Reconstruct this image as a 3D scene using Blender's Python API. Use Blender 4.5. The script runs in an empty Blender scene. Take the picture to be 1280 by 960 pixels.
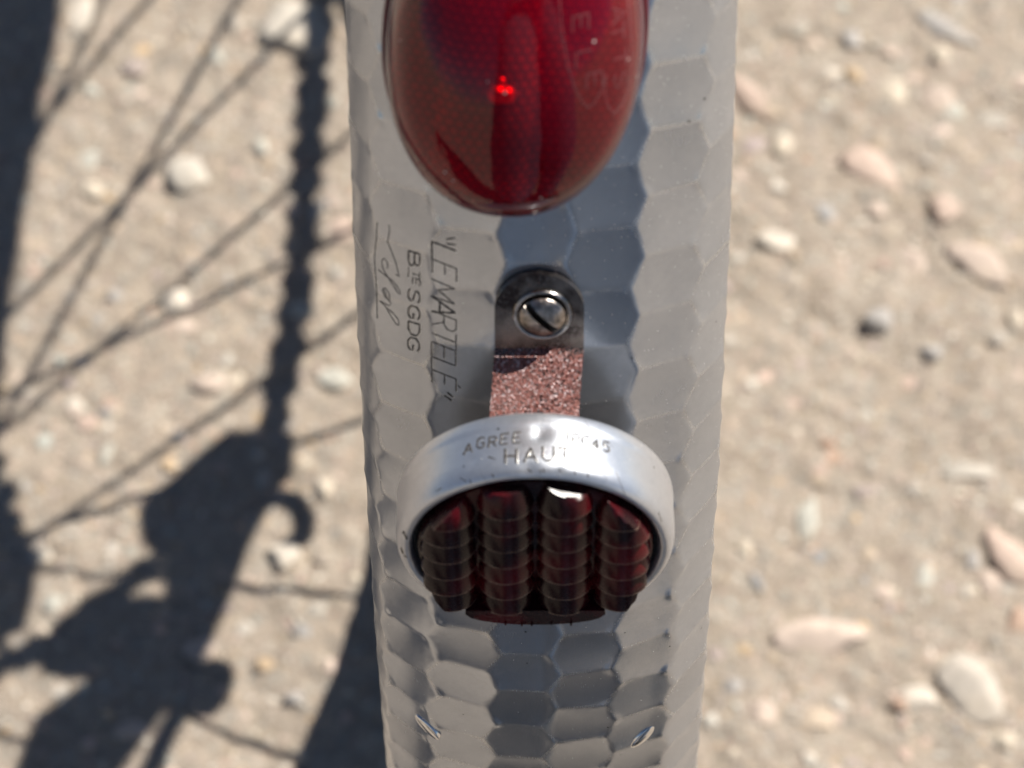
import bpy, math, random
import numpy as np
from mathutils import Vector
from mathutils.bvhtree import BVHTree

rng = np.random.default_rng(11)
random.seed(11)
S = 0.001                                     # the script works in millimetres
C = bpy.context.scene.collection
sc = bpy.context.scene

# ------------------------------------------------------------------ camera, light
PITCH = 57.0
FPX = 4250.0                                  # focal length in pixels of a 1280 px wide frame
AXLE = np.array([0., 0., 330.])
P_ = math.radians(PITCH)
FW = np.array([0, math.cos(P_), -math.sin(P_)])
UP = np.array([0, math.sin(P_), math.cos(P_)])
CAM = AXLE - 219.7*UP - 802.0*FW
CX, CY = 677.0, 480.0
cd = bpy.data.cameras.new('camera')
cam = bpy.data.objects.new('camera', cd); C.objects.link(cam)
cam.location = CAM*S
cam.rotation_euler = (math.radians(90-PITCH), 0, 0)
cd.sensor_width = 36; cd.lens = 36*FPX/1280
cd.shift_x = -(CX-640)/1280
cd.clip_start = 0.01; cd.clip_end = 2000
cd.dof.use_dof = True; cd.dof.focus_distance = 0.572; cd.dof.aperture_fstop = 22
sc.camera = cam

SUN_A, SUN_B = 0.68, 0.38                     # the sun stands to the right (+x) and beyond the bicycle (+y)
SUN = np.array([SUN_A, SUN_B, 1.0]); SUN /= np.linalg.norm(SUN)
sd = bpy.data.lights.new('sun', 'SUN'); sd.energy = 5.0; sd.angle = math.radians(0.53); sd.color = (1, .955, .88)
so = bpy.data.objects.new('sun', sd); C.objects.link(so)
so.rotation_euler = Vector(SUN).to_track_quat('Z', 'Y').to_euler()
w = bpy.data.worlds.new('World'); sc.world = w; w.use_nodes = True
nt = w.node_tree; bg = nt.nodes['Background']
sky = nt.nodes.new('ShaderNodeTexSky'); sky.sky_type = 'NISHITA'; sky.sun_disc = False
sky.sun_elevation = math.asin(SUN[2]); sky.sun_rotation = math.atan2(SUN[0], SUN[1])
sky.air_density = 0.7; sky.dust_density = 0.15; sky.ozone_density = 1.5
nt.links.new(sky.outputs[0], bg.inputs[0]); bg.inputs[1].default_value = 0.05
sc.view_settings.view_transform = 'Standard'; sc.view_settings.look = 'None'
sc.view_settings.exposure = 0.52; sc.view_settings.gamma = 1.0
sc.render.engine = 'CYCLES'; sc.cycles.filter_width = 1.25
sc.cycles.max_bounces = 10; sc.cycles.transparent_max_bounces = 12

# ------------------------------------------------------------------ helpers
def nrm(v): v = np.asarray(v, float); return v/np.linalg.norm(v)
def ray(px, py): return nrm(FW + (px-CX)/FPX*np.array([1., 0, 0]) - (py-CY)/FPX*UP)
def on_ground(px, py, z=0.0):
    d = ray(px, py); return CAM + d*((z-CAM[2])/d[2])

class MB:
    def __init__(s): s.v = []; s.f = []; s.n = 0
    def add(s, v, f):
        v = np.asarray(v, float).reshape(-1, 3); s.v.append(v)
        s.f.extend([tuple(int(i)+s.n for i in q) for q in f]); s.n += len(v); return s
    def grid(s, V, cu=False, cv=False):
        r, c = V.shape[:2]
        F = []
        for i in range(r if cv else r-1):
            for j in range(c if cu else c-1):
                a, b = i, (i+1) % r; p, q = j, (j+1) % c
                F.append((a*c+p, a*c+q, b*c+q, b*c+p))
        return s.add(V.reshape(-1, 3), F)
    def lathe(s, prof, c, ax, n=48, e1=None, caps=False):
        ax = nrm(ax); e1 = nrm(np.cross(ax, [1, .3, .2])) if e1 is None else e1; e2 = np.cross(ax, e1)
        t = np.linspace(0, 2*math.pi, n, endpoint=False)
        V = np.array([[np.asarray(c)+ax*h+r*(math.cos(a)*e1+math.sin(a)*e2) for a in t] for r, h in prof])
        s.grid(V, cu=True)
        if caps:
            k = s.n-len(prof)*n
            s.f.append(tuple(range(k+n-1, k-1, -1))); s.f.append(tuple(range(s.n-n, s.n)))
        return s
    def tube(s, pts, r, n=10, closed=False):
        P = np.array(pts, float); m = len(P); rr = np.broadcast_to(np.asarray(r, float), (m,))
        V = np.zeros((m, n, 3)); e = None
        for i in range(m):
            if closed: d = P[(i+1) % m]-P[i-1]
            else: d = P[min(i+1, m-1)]-P[max(i-1, 0)]
            d = nrm(d)
            if e is None: e = nrm(np.cross(d, [.31, .2, .93]))
            e = nrm(e-d*(e@d)); g = np.cross(d, e)
            for j in range(n):
                a = 2*math.pi*j/n; V[i, j] = P[i]+rr[i]*(math.cos(a)*e+math.sin(a)*g)
        s.grid(V, cu=True, cv=closed)
        if not closed:
            k = s.n-m*n; s.f.append(tuple(range(k+n-1, k-1, -1))); s.f.append(tuple(range(s.n-n, s.n)))
        return s
    def prism(s, poly, ex, ey, o, d):
        """outline poly (2D) in the frame ex, ey at o, extruded along vector d"""
        b = np.array([o+p[0]*ex+p[1]*ey for p in poly]); m = len(b); t = b+np.asarray(d)
        F = [tuple(range(m-1, -1, -1)), tuple(range(m, 2*m))]+[(i, (i+1) % m, m+(i+1) % m, m+i) for i in range(m)]
        return s.add(np.vstack([b, t]), F)
    def arr(s): return np.vstack(s.v)

def origin_of(o):
    p = np.zeros(3)
    while o is not None: p = p+np.array(o.location); o = o.parent
    return p
def obj(name, mb, m, parent=None, smooth=None, loc=None, fixn=True):
    V = mb.arr()*S
    base = origin_of(parent) if parent is not None else np.zeros(3)
    l = np.zeros(3)
    if loc is not None: l = np.asarray(loc)*S-base
    me = bpy.data.meshes.new(name); me.from_pydata((V-base-l).tolist(), [], mb.f); me.validate()
    if fixn:
        import bmesh
        b_ = bmesh.new(); b_.from_mesh(me); bmesh.ops.recalc_face_normals(b_, faces=b_.faces); b_.to_mesh(me); b_.free()
    if smooth is not None:
        if smooth >= 180: me.shade_smooth()
        else:
            me.shade_smooth(); me.set_sharp_from_angle(angle=math.radians(smooth))
    if m: me.materials.append(m)
    o = bpy.data.objects.new(name, me); C.objects.link(o); o.location = l
    if parent is not None: o.parent = parent
    return o
def thing(name, label, cat, loc, group=None):
    o = bpy.data.objects.new(name, None); C.objects.link(o); o.location = np.asarray(loc)*S
    o.empty_display_size = .01; o['label'] = label; o['category'] = cat
    if group: o['group'] = group
    return o
def tag(o, label, cat, group=None):
    o['label'] = label; o['category'] = cat
    if group: o['group'] = group
    return o

class NT:
    """short way to write node trees"""
    def __init__(s, name):
        s.m = bpy.data.materials.new(name); s.m.use_nodes = True; s.t = s.m.node_tree
        s.t.nodes.clear(); s.out = s.t.nodes.new('ShaderNodeOutputMaterial')
    def n(s, typ, ins=None, **kw):
        nd = s.t.nodes.new('ShaderNode'+typ)
        for k, v in kw.items(): setattr(nd, k, v)
        for k, v in (ins or {}).items():
            if isinstance(v, tuple) and len(v) == 2 and hasattr(v[0], 'outputs'): s.t.links.new(v[0].outputs[v[1]], nd.inputs[k])
            elif hasattr(v, 'outputs'): s.t.links.new(v.outputs[0], nd.inputs[k])
            else: nd.inputs[k].default_value = v
        return nd
    def ramp(s, fac, stops, interp='LINEAR'):
        r = s.n('ValToRGB', {'Fac': fac}); r.color_ramp.interpolation = interp
        e = r.color_ramp.elements
        while len(e) < len(stops): e.new(.5)
        for el, (p, c) in zip(e, stops): el.position = p; el.color = (c, c, c, 1) if not hasattr(c, '__len__') else (*c, 1)
        return r
    def mix(s, f, a, b):
        nd = s.t.nodes.new('ShaderNodeMix'); nd.data_type = 'RGBA'
        for i, v in ((0, f), (6, a), (7, b)):
            if isinstance(v, tuple) and len(v) == 2 and hasattr(v[0], 'outputs'): s.t.links.new(v[0].outputs[v[1]], nd.inputs[i])
            elif hasattr(v, 'outputs'): s.t.links.new(v.outputs[2] if v.bl_idname == 'ShaderNodeMix' else v.outputs[0], nd.inputs[i])
            else: nd.inputs[i].default_value = (*v, 1) if hasattr(v, '__len__') and len(v) == 3 else v
        return (nd, 2)
    def math(s, op, a, b=0.0):
        return s.n('Math', {0: a, 1: b}, operation=op)
    def fin(s, sh): s.t.links.new(sh.outputs[0], s.out.inputs[0]); return s.m

def simple(name, col, rough=.5, metal=0., scale=200., var=.25, bump=0., coat=0.):
    t = NT(name); co = t.n('TexCoord')
    nz = t.n('TexNoise', {'Vector': (co, 3), 'Scale': scale, 'Detail': 6.})
    c = t.mix(t.ramp(nz, [(.3, 0.), (.7, 1.)]), tuple(x*(1-var) for x in col), tuple(min(1, x*(1+var)) for x in col))
    ins = {'Base Color': c, 'Metallic': metal, 'Roughness': t.n('MapRange', {0: nz, 3: max(.02, rough*.75), 4: min(1, rough*1.3)}), 'Coat Weight': coat}
    if bump: ins['Normal'] = t.n('Bump', {'Height': nz, 'Strength': bump, 'Distance': .0004})
    return t.fin(t.n('BsdfPrincipled', ins))

def aluminium(name, base, rough, aniso, dust, pit, hammer=False):
    """worn polished aluminium: fine drawing lines along the length, dust grains, small dark pits from wear"""
    t = NT(name); uv = t.n('UVMap'); co = t.n('TexCoord')
    mp = t.n('Mapping', {0: uv, 3: (6., .25, 1.)})
    br = t.n('TexNoise', {'Vector': mp, 'Scale': 1.6, 'Detail': 5., 'Roughness': .6})
    cl = t.n('TexNoise', {'Vector': uv, 'Scale': .07, 'Detail': 5., 'Roughness': .6})
    sm = t.n('TexNoise', {'Vector': uv, 'Scale': .9, 'Detail': 6., 'Roughness': .65})
    ro = t.math('ADD', t.n('MapRange', {0: br, 1: .3, 2: .7, 3: rough*.84, 4: rough*1.16}), t.n('MapRange', {0: cl, 1: .35, 2: .7, 3: -.03, 4: .06}))
    bc = t.mix(t.ramp(cl, [(.35, 0.), (.65, 1.)]), base, tuple(x*.88 for x in base))
    bc = t.mix(t.ramp(sm, [(.45, 0.), (.72, .5)]), bc, tuple(x*.78 for x in base))
    if hammer:                                # ridge reflections painted in as paler colour; each hollow's tone differs a little
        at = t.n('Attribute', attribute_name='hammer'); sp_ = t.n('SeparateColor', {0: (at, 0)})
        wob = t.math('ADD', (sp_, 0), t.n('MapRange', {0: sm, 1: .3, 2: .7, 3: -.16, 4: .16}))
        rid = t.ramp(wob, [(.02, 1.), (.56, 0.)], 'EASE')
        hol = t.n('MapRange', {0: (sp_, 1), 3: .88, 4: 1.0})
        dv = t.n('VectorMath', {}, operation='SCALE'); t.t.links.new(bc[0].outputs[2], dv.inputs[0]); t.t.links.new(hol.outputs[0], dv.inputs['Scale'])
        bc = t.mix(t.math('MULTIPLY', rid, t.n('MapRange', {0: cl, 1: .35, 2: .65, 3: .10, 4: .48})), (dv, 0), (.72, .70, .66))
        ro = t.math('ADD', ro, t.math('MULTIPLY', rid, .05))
    # pits
    v1 = t.n('TexVoronoi', {'Vector': uv, 'Scale': .36, 'Randomness': 1.}, feature='F1')
    pr = t.n('SeparateColor', {0: (v1, 1)})
    pt = t.math('MULTIPLY', t.math('LESS_THAN', (v1, 0), t.math('MULTIPLY', (pr, 1), .09)), t.math('LESS_THAN', (pr, 0), pit))
    bc = t.mix(pt, bc, (.03, .028, .025))
    m = t.n('BsdfPrincipled', {'Base Color': bc, 'Metallic': .80, 'Roughness': ro, 'Anisotropic': aniso,
        'Normal': t.n('Bump', {'Height': br, 'Strength': .10, 'Distance': .00006})})
    # dust grains: small pale matt specks
    v2 = t.n('TexVoronoi', {'Vector': uv, 'Scale': 1.5, 'Randomness': 1.}, feature='F1')
    q = t.n('SeparateColor', {0: (v2, 1)})
    dens = t.n('MapRange', {0: cl, 1: .3, 2: .65, 3: dust*.25, 4: dust*.7})
    if hammer:                                # the grains are denser on the upper right half, below the lamp
        su = t.n('SeparateXYZ', {0: uv})
        dens = t.math('MULTIPLY', dens, t.math('MULTIPLY', t.n('MapRange', {0: (su, 0), 1: -14., 2: 6., 3: .12, 4: 1.}), t.n('MapRange', {0: (su, 1), 1: 20., 2: 75., 3: 1., 4: .22})))
    dm = t.math('MULTIPLY', t.math('LESS_THAN', (v2, 0), t.math('ADD', t.math('MULTIPLY', (q, 1), .09), .035)), t.math('LESS_THAN', (q, 0), dens))
    d = t.n('BsdfPrincipled', {'Base Color': (.75, .72, .68, 1), 'Roughness': .6})
    return t.fin(t.n('MixShader', {0: dm, 1: m, 2: d}))

def lens_red(name, tint, rough=.03):
    """clear red plastic: a glossy skin over tinted see-through"""
    t = NT(name); co = t.n('TexCoord')
    nz = t.n('TexNoise', {'Vector': (co, 3), 'Scale': 350., 'Detail': 4.})
    v = t.n('TexVoronoi', {'Vector': (co, 3), 'Scale': 800., 'Randomness': 1.})
    q = t.n('SeparateColor', {0: (v, 1)})
    dm = t.math('MULTIPLY', t.math('LESS_THAN', (v, 0), .16), t.math('LESS_THAN', (q, 0), .05))
    fr = t.n('Fresnel', {'IOR': 1.42})
    tr = t.n('BsdfTransparent', {0: (*tint, 1)})
    gl = t.n('BsdfGlossy', {'Color': (1, 1, 1, 1), 'Roughness': t.n('MapRange', {0: nz, 3: rough*.6, 4: rough*1.8}),
         'Normal': t.n('Bump', {'Height': t.n('TexNoise', {'Vector': (co, 3), 'Scale': 60., 'Detail': 2.}), 'Strength': .06, 'Distance': .001})})
    df = t.n('BsdfDiffuse', {'Color': (.52, .004, .035, 1)})
    a = t.n('MixShader', {0: .19, 1: tr, 2: df})
    a = t.n('MixShader', {0: fr, 1: a, 2: gl})
    return t.fin(t.n('MixShader', {0: dm, 1: a, 2: t.n('BsdfDiffuse', {'Color': (.7, .6, .55, 1)})}))

M = {}
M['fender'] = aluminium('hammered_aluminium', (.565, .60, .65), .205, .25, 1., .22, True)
M['rim'] = aluminium('rim_aluminium', (.67, .69, .73), .33, .1, .8, .5)
M['lens'] = lens_red('red_lens', (.80, .05, .07))
M['dark_mark'] = simple('engraved_mark', (.022, .02, .02), .7)
M['rivet'] = simple('polished_rivet', (.8, .8, .8), .16, 1., 900, .1)
M['steel'] = simple('worn_steel', (.30, .28, .26), .33, 1., 900., .5, .25)
M['chrome'] = simple('dull_chrome', (.42, .39, .37), .22, 1., 700., .5, .2)
M['black_paint'] = simple('dark_blue_paint', (.03, .045, .09), .35, 0, 60, .3)
M['rubber'] = simple('black_rubber', (.025, .025, .025), .7)
M['chain'] = simple('oily_steel', (.12, .11, .10), .45, .8)
M['slot'] = simple('slot_floor', (.02, .018, .016), .8)

# ------------------------------------------------------------------ mudguard shell
R = 350.0
def cross_section():
    """arc length, x and depth of half the profile: nearly flat crown, a soft crease, rounded flanks, wired edge"""
    key_s = [0, 10, 15, 21.5, 23.5, 26, 30, 34, 38, 47]
    key_t = [0, 11.5, 17.5, 28, 37, 46, 60, 76, 89, 93]
    s = np.linspace(0, 47, 941); th = np.radians(np.interp(s, key_s, key_t))
    k = np.ones(21)/21; th[12:-12] = np.convolve(th, k, 'same')[12:-12]
    ds = s[1]
    x = np.r_[0, np.cumsum(np.cos((th[1:]+th[:-1])/2)*ds)]; d = np.r_[0, np.cumsum(np.sin((th[1:]+th[:-1])/2)*ds)]
    x *= 29.2/x.max()
    return s, x, d, th
CS = cross_section()
def base_surf(u, phi):
    """u: arc length from the crown line (+ right); phi: elevation angle seen from the axle"""
    a = np.abs(u); x = np.interp(a, CS[0], CS[1])*np.sign(u); d = np.interp(a, CS[0], CS[2]); th = np.interp(a, CS[0], CS[3])*np.sign(u)
    r = R-d
    p = np.stack([x, -r*np.cos(phi), AXLE[2]+r*np.sin(phi)], -1)
    n = np.stack([np.sin(th), -np.cos(th)*np.cos(phi), np.cos(th)*np.sin(phi)], -1)
    return p, n
def phi_of(py):                                # elevation angle of the crown line at image row py
    d = ray(CX, py); o = CAM-AXLE
    b = o[1]*d[1]+o[2]*d[2]; a = d[1]**2+d[2]**2; c = o[1]**2+o[2]**2-R*R
    t = (-b-math.sqrt(b*b-a*c))/a; q = o+d*t
    return math.atan2(q[2], -q[1])
PHI0 = phi_of(213.5)                           # a row joint of the hammered pattern passes here
ROW, COL = 10.85, 10.4
def hammered(u, v):
    """height of the hammer pattern at arc lengths u (across) and v (down from PHI0)"""
    off = -1.0-2.2*np.clip((v-20)/90, -.6, 1.3)
    uu = u-off
    best = np.full(u.shape, 1e9); sec = np.full(u.shape, 1e9); bi = np.zeros(u.shape, int); bj = np.zeros(u.shape, int)
    i0 = np.round(uu/COL).astype(int)
    for di in (-1, 0, 1):
        i = i0+di; sh = np.where(i % 2 == 0, 0.0, .5)
        j0 = np.round(v/ROW-sh).astype(int)
        for dj in (-1, 0, 1):
            j = j0+dj
            du = uu-i*COL; dv = v-(j+sh)*ROW
            h1 = np.sin(i*12.9898+j*78.233)*43758.5453; h1 -= np.floor(h1)
            h2 = np.sin(i*39.346+j*11.135)*24634.6345; h2 -= np.floor(h2)
            du = du-(h1-.5)*.7; dv = dv-(h2-.5)*.8
            d2 = du*du+dv*dv
            b = d2 < best
            sec = np.minimum(np.where(b, best, d2), sec)
            best = np.where(b, d2, best); bi = np.where(b, i, bi); bj = np.where(b, j, bj)
            if di == -1 and dj == -1: DU = du.copy(); DV = dv.copy()
            else: DU = np.where(b, du, DU); DV = np.where(b, dv, DV)
    t1 = np.sin(bi*91.7+bj*37.1)*9821.77; t1 -= np.floor(t1)
    t2 = np.sin(bi*17.3+bj*63.9)*5317.31; t2 -= np.floor(t2)
    kap = np.gradient(CS[3], CS[0]); kap = np.convolve(kap, np.ones(81)/81, 'same')
    ku = np.minimum(np.interp(np.abs(u), CS[0], kap), .036)
    h = .5*ku*.95*DU*DU + .5*DV*DV/R + .0036*(DU*DU)+.0044*DV*DV + .0+(t1-.5)*.016*DU + (t2-.5)*.014*DV
    h = h-.0040*27
    fade = np.clip((44-np.abs(u))/8, 0, 1)
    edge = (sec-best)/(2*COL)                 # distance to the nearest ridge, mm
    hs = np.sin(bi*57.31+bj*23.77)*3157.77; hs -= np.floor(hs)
    return h*fade, edge, hs
def build_shell():
    lo, hi = math.radians(-7), math.radians(39)
    fine = np.arange(lo, hi, .42/R)
    phis = np.r_[np.arange(math.radians(-38), lo-.001, .006), fine, np.arange(hi+.004, math.radians(190), .012)]
    us = np.arange(-47, 47.001, .42); us = np.r_[us, 47.0] if us[-1] < 46.9 else us
    U, PH = np.meshgrid(us, phis)
    p, n = base_surf(U, PH)
    h, edge, hs = hammered(U, (PHI0-PH)*R)
    k = np.array([.25, .5, .25])
    for ax in (0, 1, 0, 1):
        h = np.apply_along_axis(lambda q: np.convolve(np.pad(q, 1, 'edge'), k, 'valid'), ax, h)
    outer = p+n*h[..., None]
    # wired edge and inner face
    ui = np.r_[np.linspace(46.5, 25, 10), np.linspace(22, -22, 12), np.linspace(-25, -46.5, 10)]
    UI, PI_ = np.meshgrid(ui, phis)
    q, m = base_surf(UI, PI_); inner = q-m*1.2
    e1 = []
    for sgn in (1, -1):
        b, bn = base_surf(np.full(len(phis), 47.*sgn), phis)
        rad = np.stack([0*phis, -np.cos(phis), np.sin(phis)], -1); X = np.array([1., 0, 0])*sgn
        cen = b-X*1.3-rad*.4
        ring = [cen+1.5*(math.cos(a)*X+math.sin(a)*rad) for a in np.radians([0, -45, -90, -135, -180])]
        e1.append(np.stack(ring, 1))
    V = np.concatenate([outer, e1[0], inner, e1[1][:, ::-1]], 1)
    r, c = V.shape[:2]
    idx = np.arange(r*c).reshape(r, c); nx = np.roll(idx, -1, 1)
    F = np.stack([idx[:-1], nx[:-1], nx[1:], idx[1:]], -1).reshape(-1, 4)[:, ::-1]
    UU = np.concatenate([us, [48, 49, 50, 51, 52], 100-ui, [-52, -51, -50, -49, -48]])
    uvx = np.repeat(UU[None], r, 0); uvy = np.repeat(((PHI0-phis)*R)[:, None], c, 1)
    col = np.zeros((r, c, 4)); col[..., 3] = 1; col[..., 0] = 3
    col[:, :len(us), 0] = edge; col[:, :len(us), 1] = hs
    return V.reshape(-1, 3), F, np.stack([uvx, uvy], -1).reshape(-1, 2), col.reshape(-1, 4)
SV, SF, SUV, SCOL = build_shell()
mud = thing('mudguard', 'hammered aluminium rear mudguard running down the middle of the picture', 'mudguard', AXLE)
me = bpy.data.meshes.new('shell')
me.vertices.add(len(SV)); me.vertices.foreach_set('co', ((SV-AXLE)*S).ravel())
me.loops.add(SF.size); me.loops.foreach_set('vertex_index', SF.ravel().astype(np.int32))
me.polygons.add(len(SF)); me.polygons.foreach_set('loop_start', np.arange(0, SF.size, 4, dtype=np.int32))
me.update(calc_edges=True)
uvl = me.uv_layers.new(name='UVMap'); uvl.data.foreach_set('uv', SUV[SF.ravel()].ravel())
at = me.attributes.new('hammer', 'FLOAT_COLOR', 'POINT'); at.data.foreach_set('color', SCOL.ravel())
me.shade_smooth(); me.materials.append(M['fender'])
shell = bpy.data.objects.new('shell', me); C.objects.link(shell); shell.parent = mud
SHELL = BVHTree.FromPolygons([tuple(v) for v in SV], [tuple(f) for f in SF])

def hit(px, py, tree=SHELL):
    h = tree.ray_cast(Vector(CAM), Vector(ray(px, py)), 3000)
    if h[0] is None: return None, None
    n = np.array(h[1]); p = np.array(h[0])
    if n@ray(px, py) > 0: n = -n
    return p, n
def surf(x, py):                              # bare crown surface frame at image row py: point, normal, downward tangent
    ph = phi_of(py); p = np.array([x, -R*math.cos(ph), AXLE[2]+R*math.sin(ph)])
    return p, np.array([0, -math.cos(ph), math.sin(ph)]), np.array([0, -math.sin(ph), -math.cos(ph)]), ph

# lettering drawn as strokes; each stroke is a narrow groove line laid on a surface
GL = {'L': [[(0, 1), (0, 0), (.75, 0)]], 'E': [[(.75, 1), (0, 1), (0, 0), (.75, 0)], [(0, .52), (.6, .52)]],
      'M': [[(0, 0), (.05, 1), (.45, .3), (.85, 1), (.9, 0)]], 'A': [[(0, 0), (.42, 1), (.84, 0)], [(.15, .35), (.69, .35)]],
      'R': [[(0, 0), (0, 1), (.5, 1), (.7, .87), (.7, .65), (.5, .5), (0, .5)], [(.38, .5), (.75, 0)]],
      'T': [[(0, 1), (.8, 1)], [(.4, 1), (.4, 0)]], 'B': [[(0, 0), (0, 1), (.45, 1), (.63, .88), (.63, .65), (.45, .53), (0, .53)], [(.45, .53), (.7, .4), (.7, .14), (.5, 0), (0, 0)]],
      'S': [[(.68, .85), (.5, 1), (.2, 1), (.04, .85), (.06, .64), (.6, .4), (.68, .2), (.5, 0), (.18, 0), (0, .15)]],
      'G': [[(.72, .82), (.55, 1), (.25, 1), (.03, .75), (.03, .25), (.25, 0), (.55, 0), (.73, .18), (.73, .45), (.42, .45)]],
      'D': [[(0, 0), (0, 1), (.4, 1), (.7, .75), (.7, .25), (.4, 0), (0, 0)]],
      'H': [[(0, 0), (0, 1)], [(.72, 0), (.72, 1)], [(0, .5), (.72, .5)]], 'U': [[(0, 1), (0, .25), (.18, 0), (.5, 0), (.7, .25), (.7, 1)]],
      'P': [[(0, 0), (0, 1), (.5, 1), (.68, .85), (.68, .6), (.5, .46), (0, .46)]], 'C': [[(.7, .82), (.5, 1), (.22, 1), (.02, .72), (.02, .28), (.22, 0), (.5, 0), (.7, .18)]],
      '4': [[(.5, 0), (.5, 1), (0, .32), (.7, .32)]], '5': [[(.65, 1), (.1, 1), (.05, .55), (.4, .62), (.66, .45), (.66, .18), (.42, 0), (.02, .08)]],
      'V': [[(0, 1), (.38, 0), (.76, 1)]], "'": [[(.2, 1.25), (.5, 1.45)]], '"': [[(.08, 1.08), (.0, .74)], [(.26, 1.08), (.18, .74)]]}
HLB = None
def stroke_ribbon(mb, px_pts, wpx, tree, lift=.035, step=2.5, taper=.0, hl=True):
    if HLB is not None and hl: stroke_ribbon(HLB, np.array(px_pts, float)+[.55*wpx+.25, .4*wpx+.2], wpx*.35, tree, lift*.5, step, hl=False)  # offset bright ribbon paints the lit edge of each groove
    P = np.array(px_pts, float); out = [P[0]]
    for a, b in zip(P[:-1], P[1:]):
        k = max(1, int(np.hypot(*(b-a))/step)); out += [a+(b-a)*t/k for t in range(1, k+1)]
    P = np.array(out); n = len(P); L = []
    for i in range(n):
        d = P[min(i+1, n-1)]-P[max(i-1, 0)]; d = d/(np.hypot(*d)+1e-9); q = np.array([-d[1], d[0]])
        ww = wpx*(.5+.12*math.sin(i*1.7+P[0][0]))
        row = []
        for s_ in (-1, 0, 1):
            p, nn = hit(*(P[i]+q*ww*s_), tree)
            if p is None: row = None; break
            row.append(p+nn*(lift if s_ == 0 else lift*.3))
        if row is not None: L.append(row)
    if len(L) > 1: mb.grid(np.array(L))
def glyph(mb, ch, org, ex, ey, w, tree, lift=.035):
    for st in GL[ch]: stroke_ribbon(mb, [np.array(org)+p[0]*np.array(ex)+p[1]*np.array(ey) for p in st], w, tree, lift)

def fpx(x, y): return (450+x/3.84, 260+y/3.84)
mb = MB()
DN = lambda l: (0, l/3.84)                    # the words run downwards, letter tops to the right
HLB = MB()
title = [('L', 345, 160, 118), ('E', 347, 245, 85), ('M', 340, 338, 92), ('A', 342, 420, 92), ('R', 345, 492, 88), ('T', 345, 560, 100), ('E', 343, 640, 95), ('L', 343, 712, 80), ('E', 345, 775, 80)]
for ch, x, y, l in title:
    wd = 2.3 if ch in 'LA' and y < 500 else 1.5
    glyph(mb, ch, fpx(x, y), DN(l), (116/3.84, 46/3.84), wd, SHELL)
stroke_ribbon(mb, [fpx(470, 850), fpx(484, 866)], 1.1, SHELL)
for a, b in (((412, 150), (457, 144)), ((414, 170), (459, 178)), ((405, 900), (440, 924)), ((418, 884), (447, 908))): stroke_ribbon(mb, [fpx(*a), fpx(*b)], 2.0, SHELL)
for ch, x, y, l in (('B', 233, 205, 92), ('S', 232, 385, 84), ('G', 232, 462, 84), ('D', 232, 543, 84), ('G', 230, 614, 84)):
    glyph(mb, ch, fpx(x, y), DN(l), (54/3.84, 16/3.84), 2.1, SHELL)
for ch, y in (('T', 297), ('E', 333)): glyph(mb, ch, fpx(252, y), DN(44), (34/3.84, 10/3.84), 1.3, SHELL)
stroke_ribbon(mb, [fpx(290, 352), fpx(297, 366)], 1.1, SHELL)
stroke_ribbon(mb, [fpx(234, 283), fpx(231, 330)], 1.1, SHELL)
M['cut'] = simple('painted_lit_edge', (.62, .60, .57), .35, .8)  # lit side of the grooves, put in as a bright colour
obj('engraved_lettering', mb, M['dark_mark'], mud, 180); obj('engraved_lit_edge', HLB, M['cut'], mud, 180); HLB = None
mb = MB()
sig = [[(83, 66), (78, 150), (69, 240), (80, 400), (83, 530)], [(138, 82), (142, 110), (132, 160), (150, 205), (172, 262), (186, 318), (190, 330), (170, 318)],
       [(125, 290), (134, 283), (131, 262), (115, 240), (104, 252), (108, 285), (125, 318), (160, 372), (182, 408), (193, 414), (190, 394), (160, 352), (120, 322), (88, 296)],
       [(112, 385), (108, 398), (122, 430), (143, 440), (140, 412), (122, 384), (112, 385), (135, 440), (150, 458), (140, 470), (115, 455), (95, 446)],
       [(95, 446), (120, 470), (150, 520), (172, 556), (187, 564), (184, 536), (160, 505), (130, 480)]]
for st in sig: stroke_ribbon(mb, [fpx(*p) for p in st], 1.15, SHELL)
obj('engraved_signature', mb, M['dark_mark'], mud, 180)

# two rivets that hold the stays, with their stays inside
for (px, py), sx in (((534, 909), -1), ((803, 921), 1)):
    p, n = hit(px, py)
    e1 = hit(px+9, py-sx*9)[0]-hit(px-9, py+sx*9)[0]
    e1 = nrm(e1-n*(e1@n)); e2 = np.cross(n, e1)
    prof = [(1.0, -.6), (1.0, .1), (.92, .25), (.75, .36), (.5, .45), (.25, .5), (.002, .51)]
    a_ = np.linspace(0, 2*math.pi, 40, endpoint=False)
    V = np.array([[p+n*h+r*(3.1*math.cos(a)*e1+1.35*math.sin(a)*e2) for a in a_] for r, h in prof])
    o = obj('rivet', MB().grid(V, cu=True), M['rivet'], mud, 50)
    end = np.array([58.*sx, 0., 326.])
    o = obj('stay', MB().tube([p-n*1, p-n*6+np.array([0, 8, 0.]), [27.*sx, -190, 318], [38.*sx, -120, 320], end], 2.2, 8), M['chrome'], mud, 180)

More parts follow.
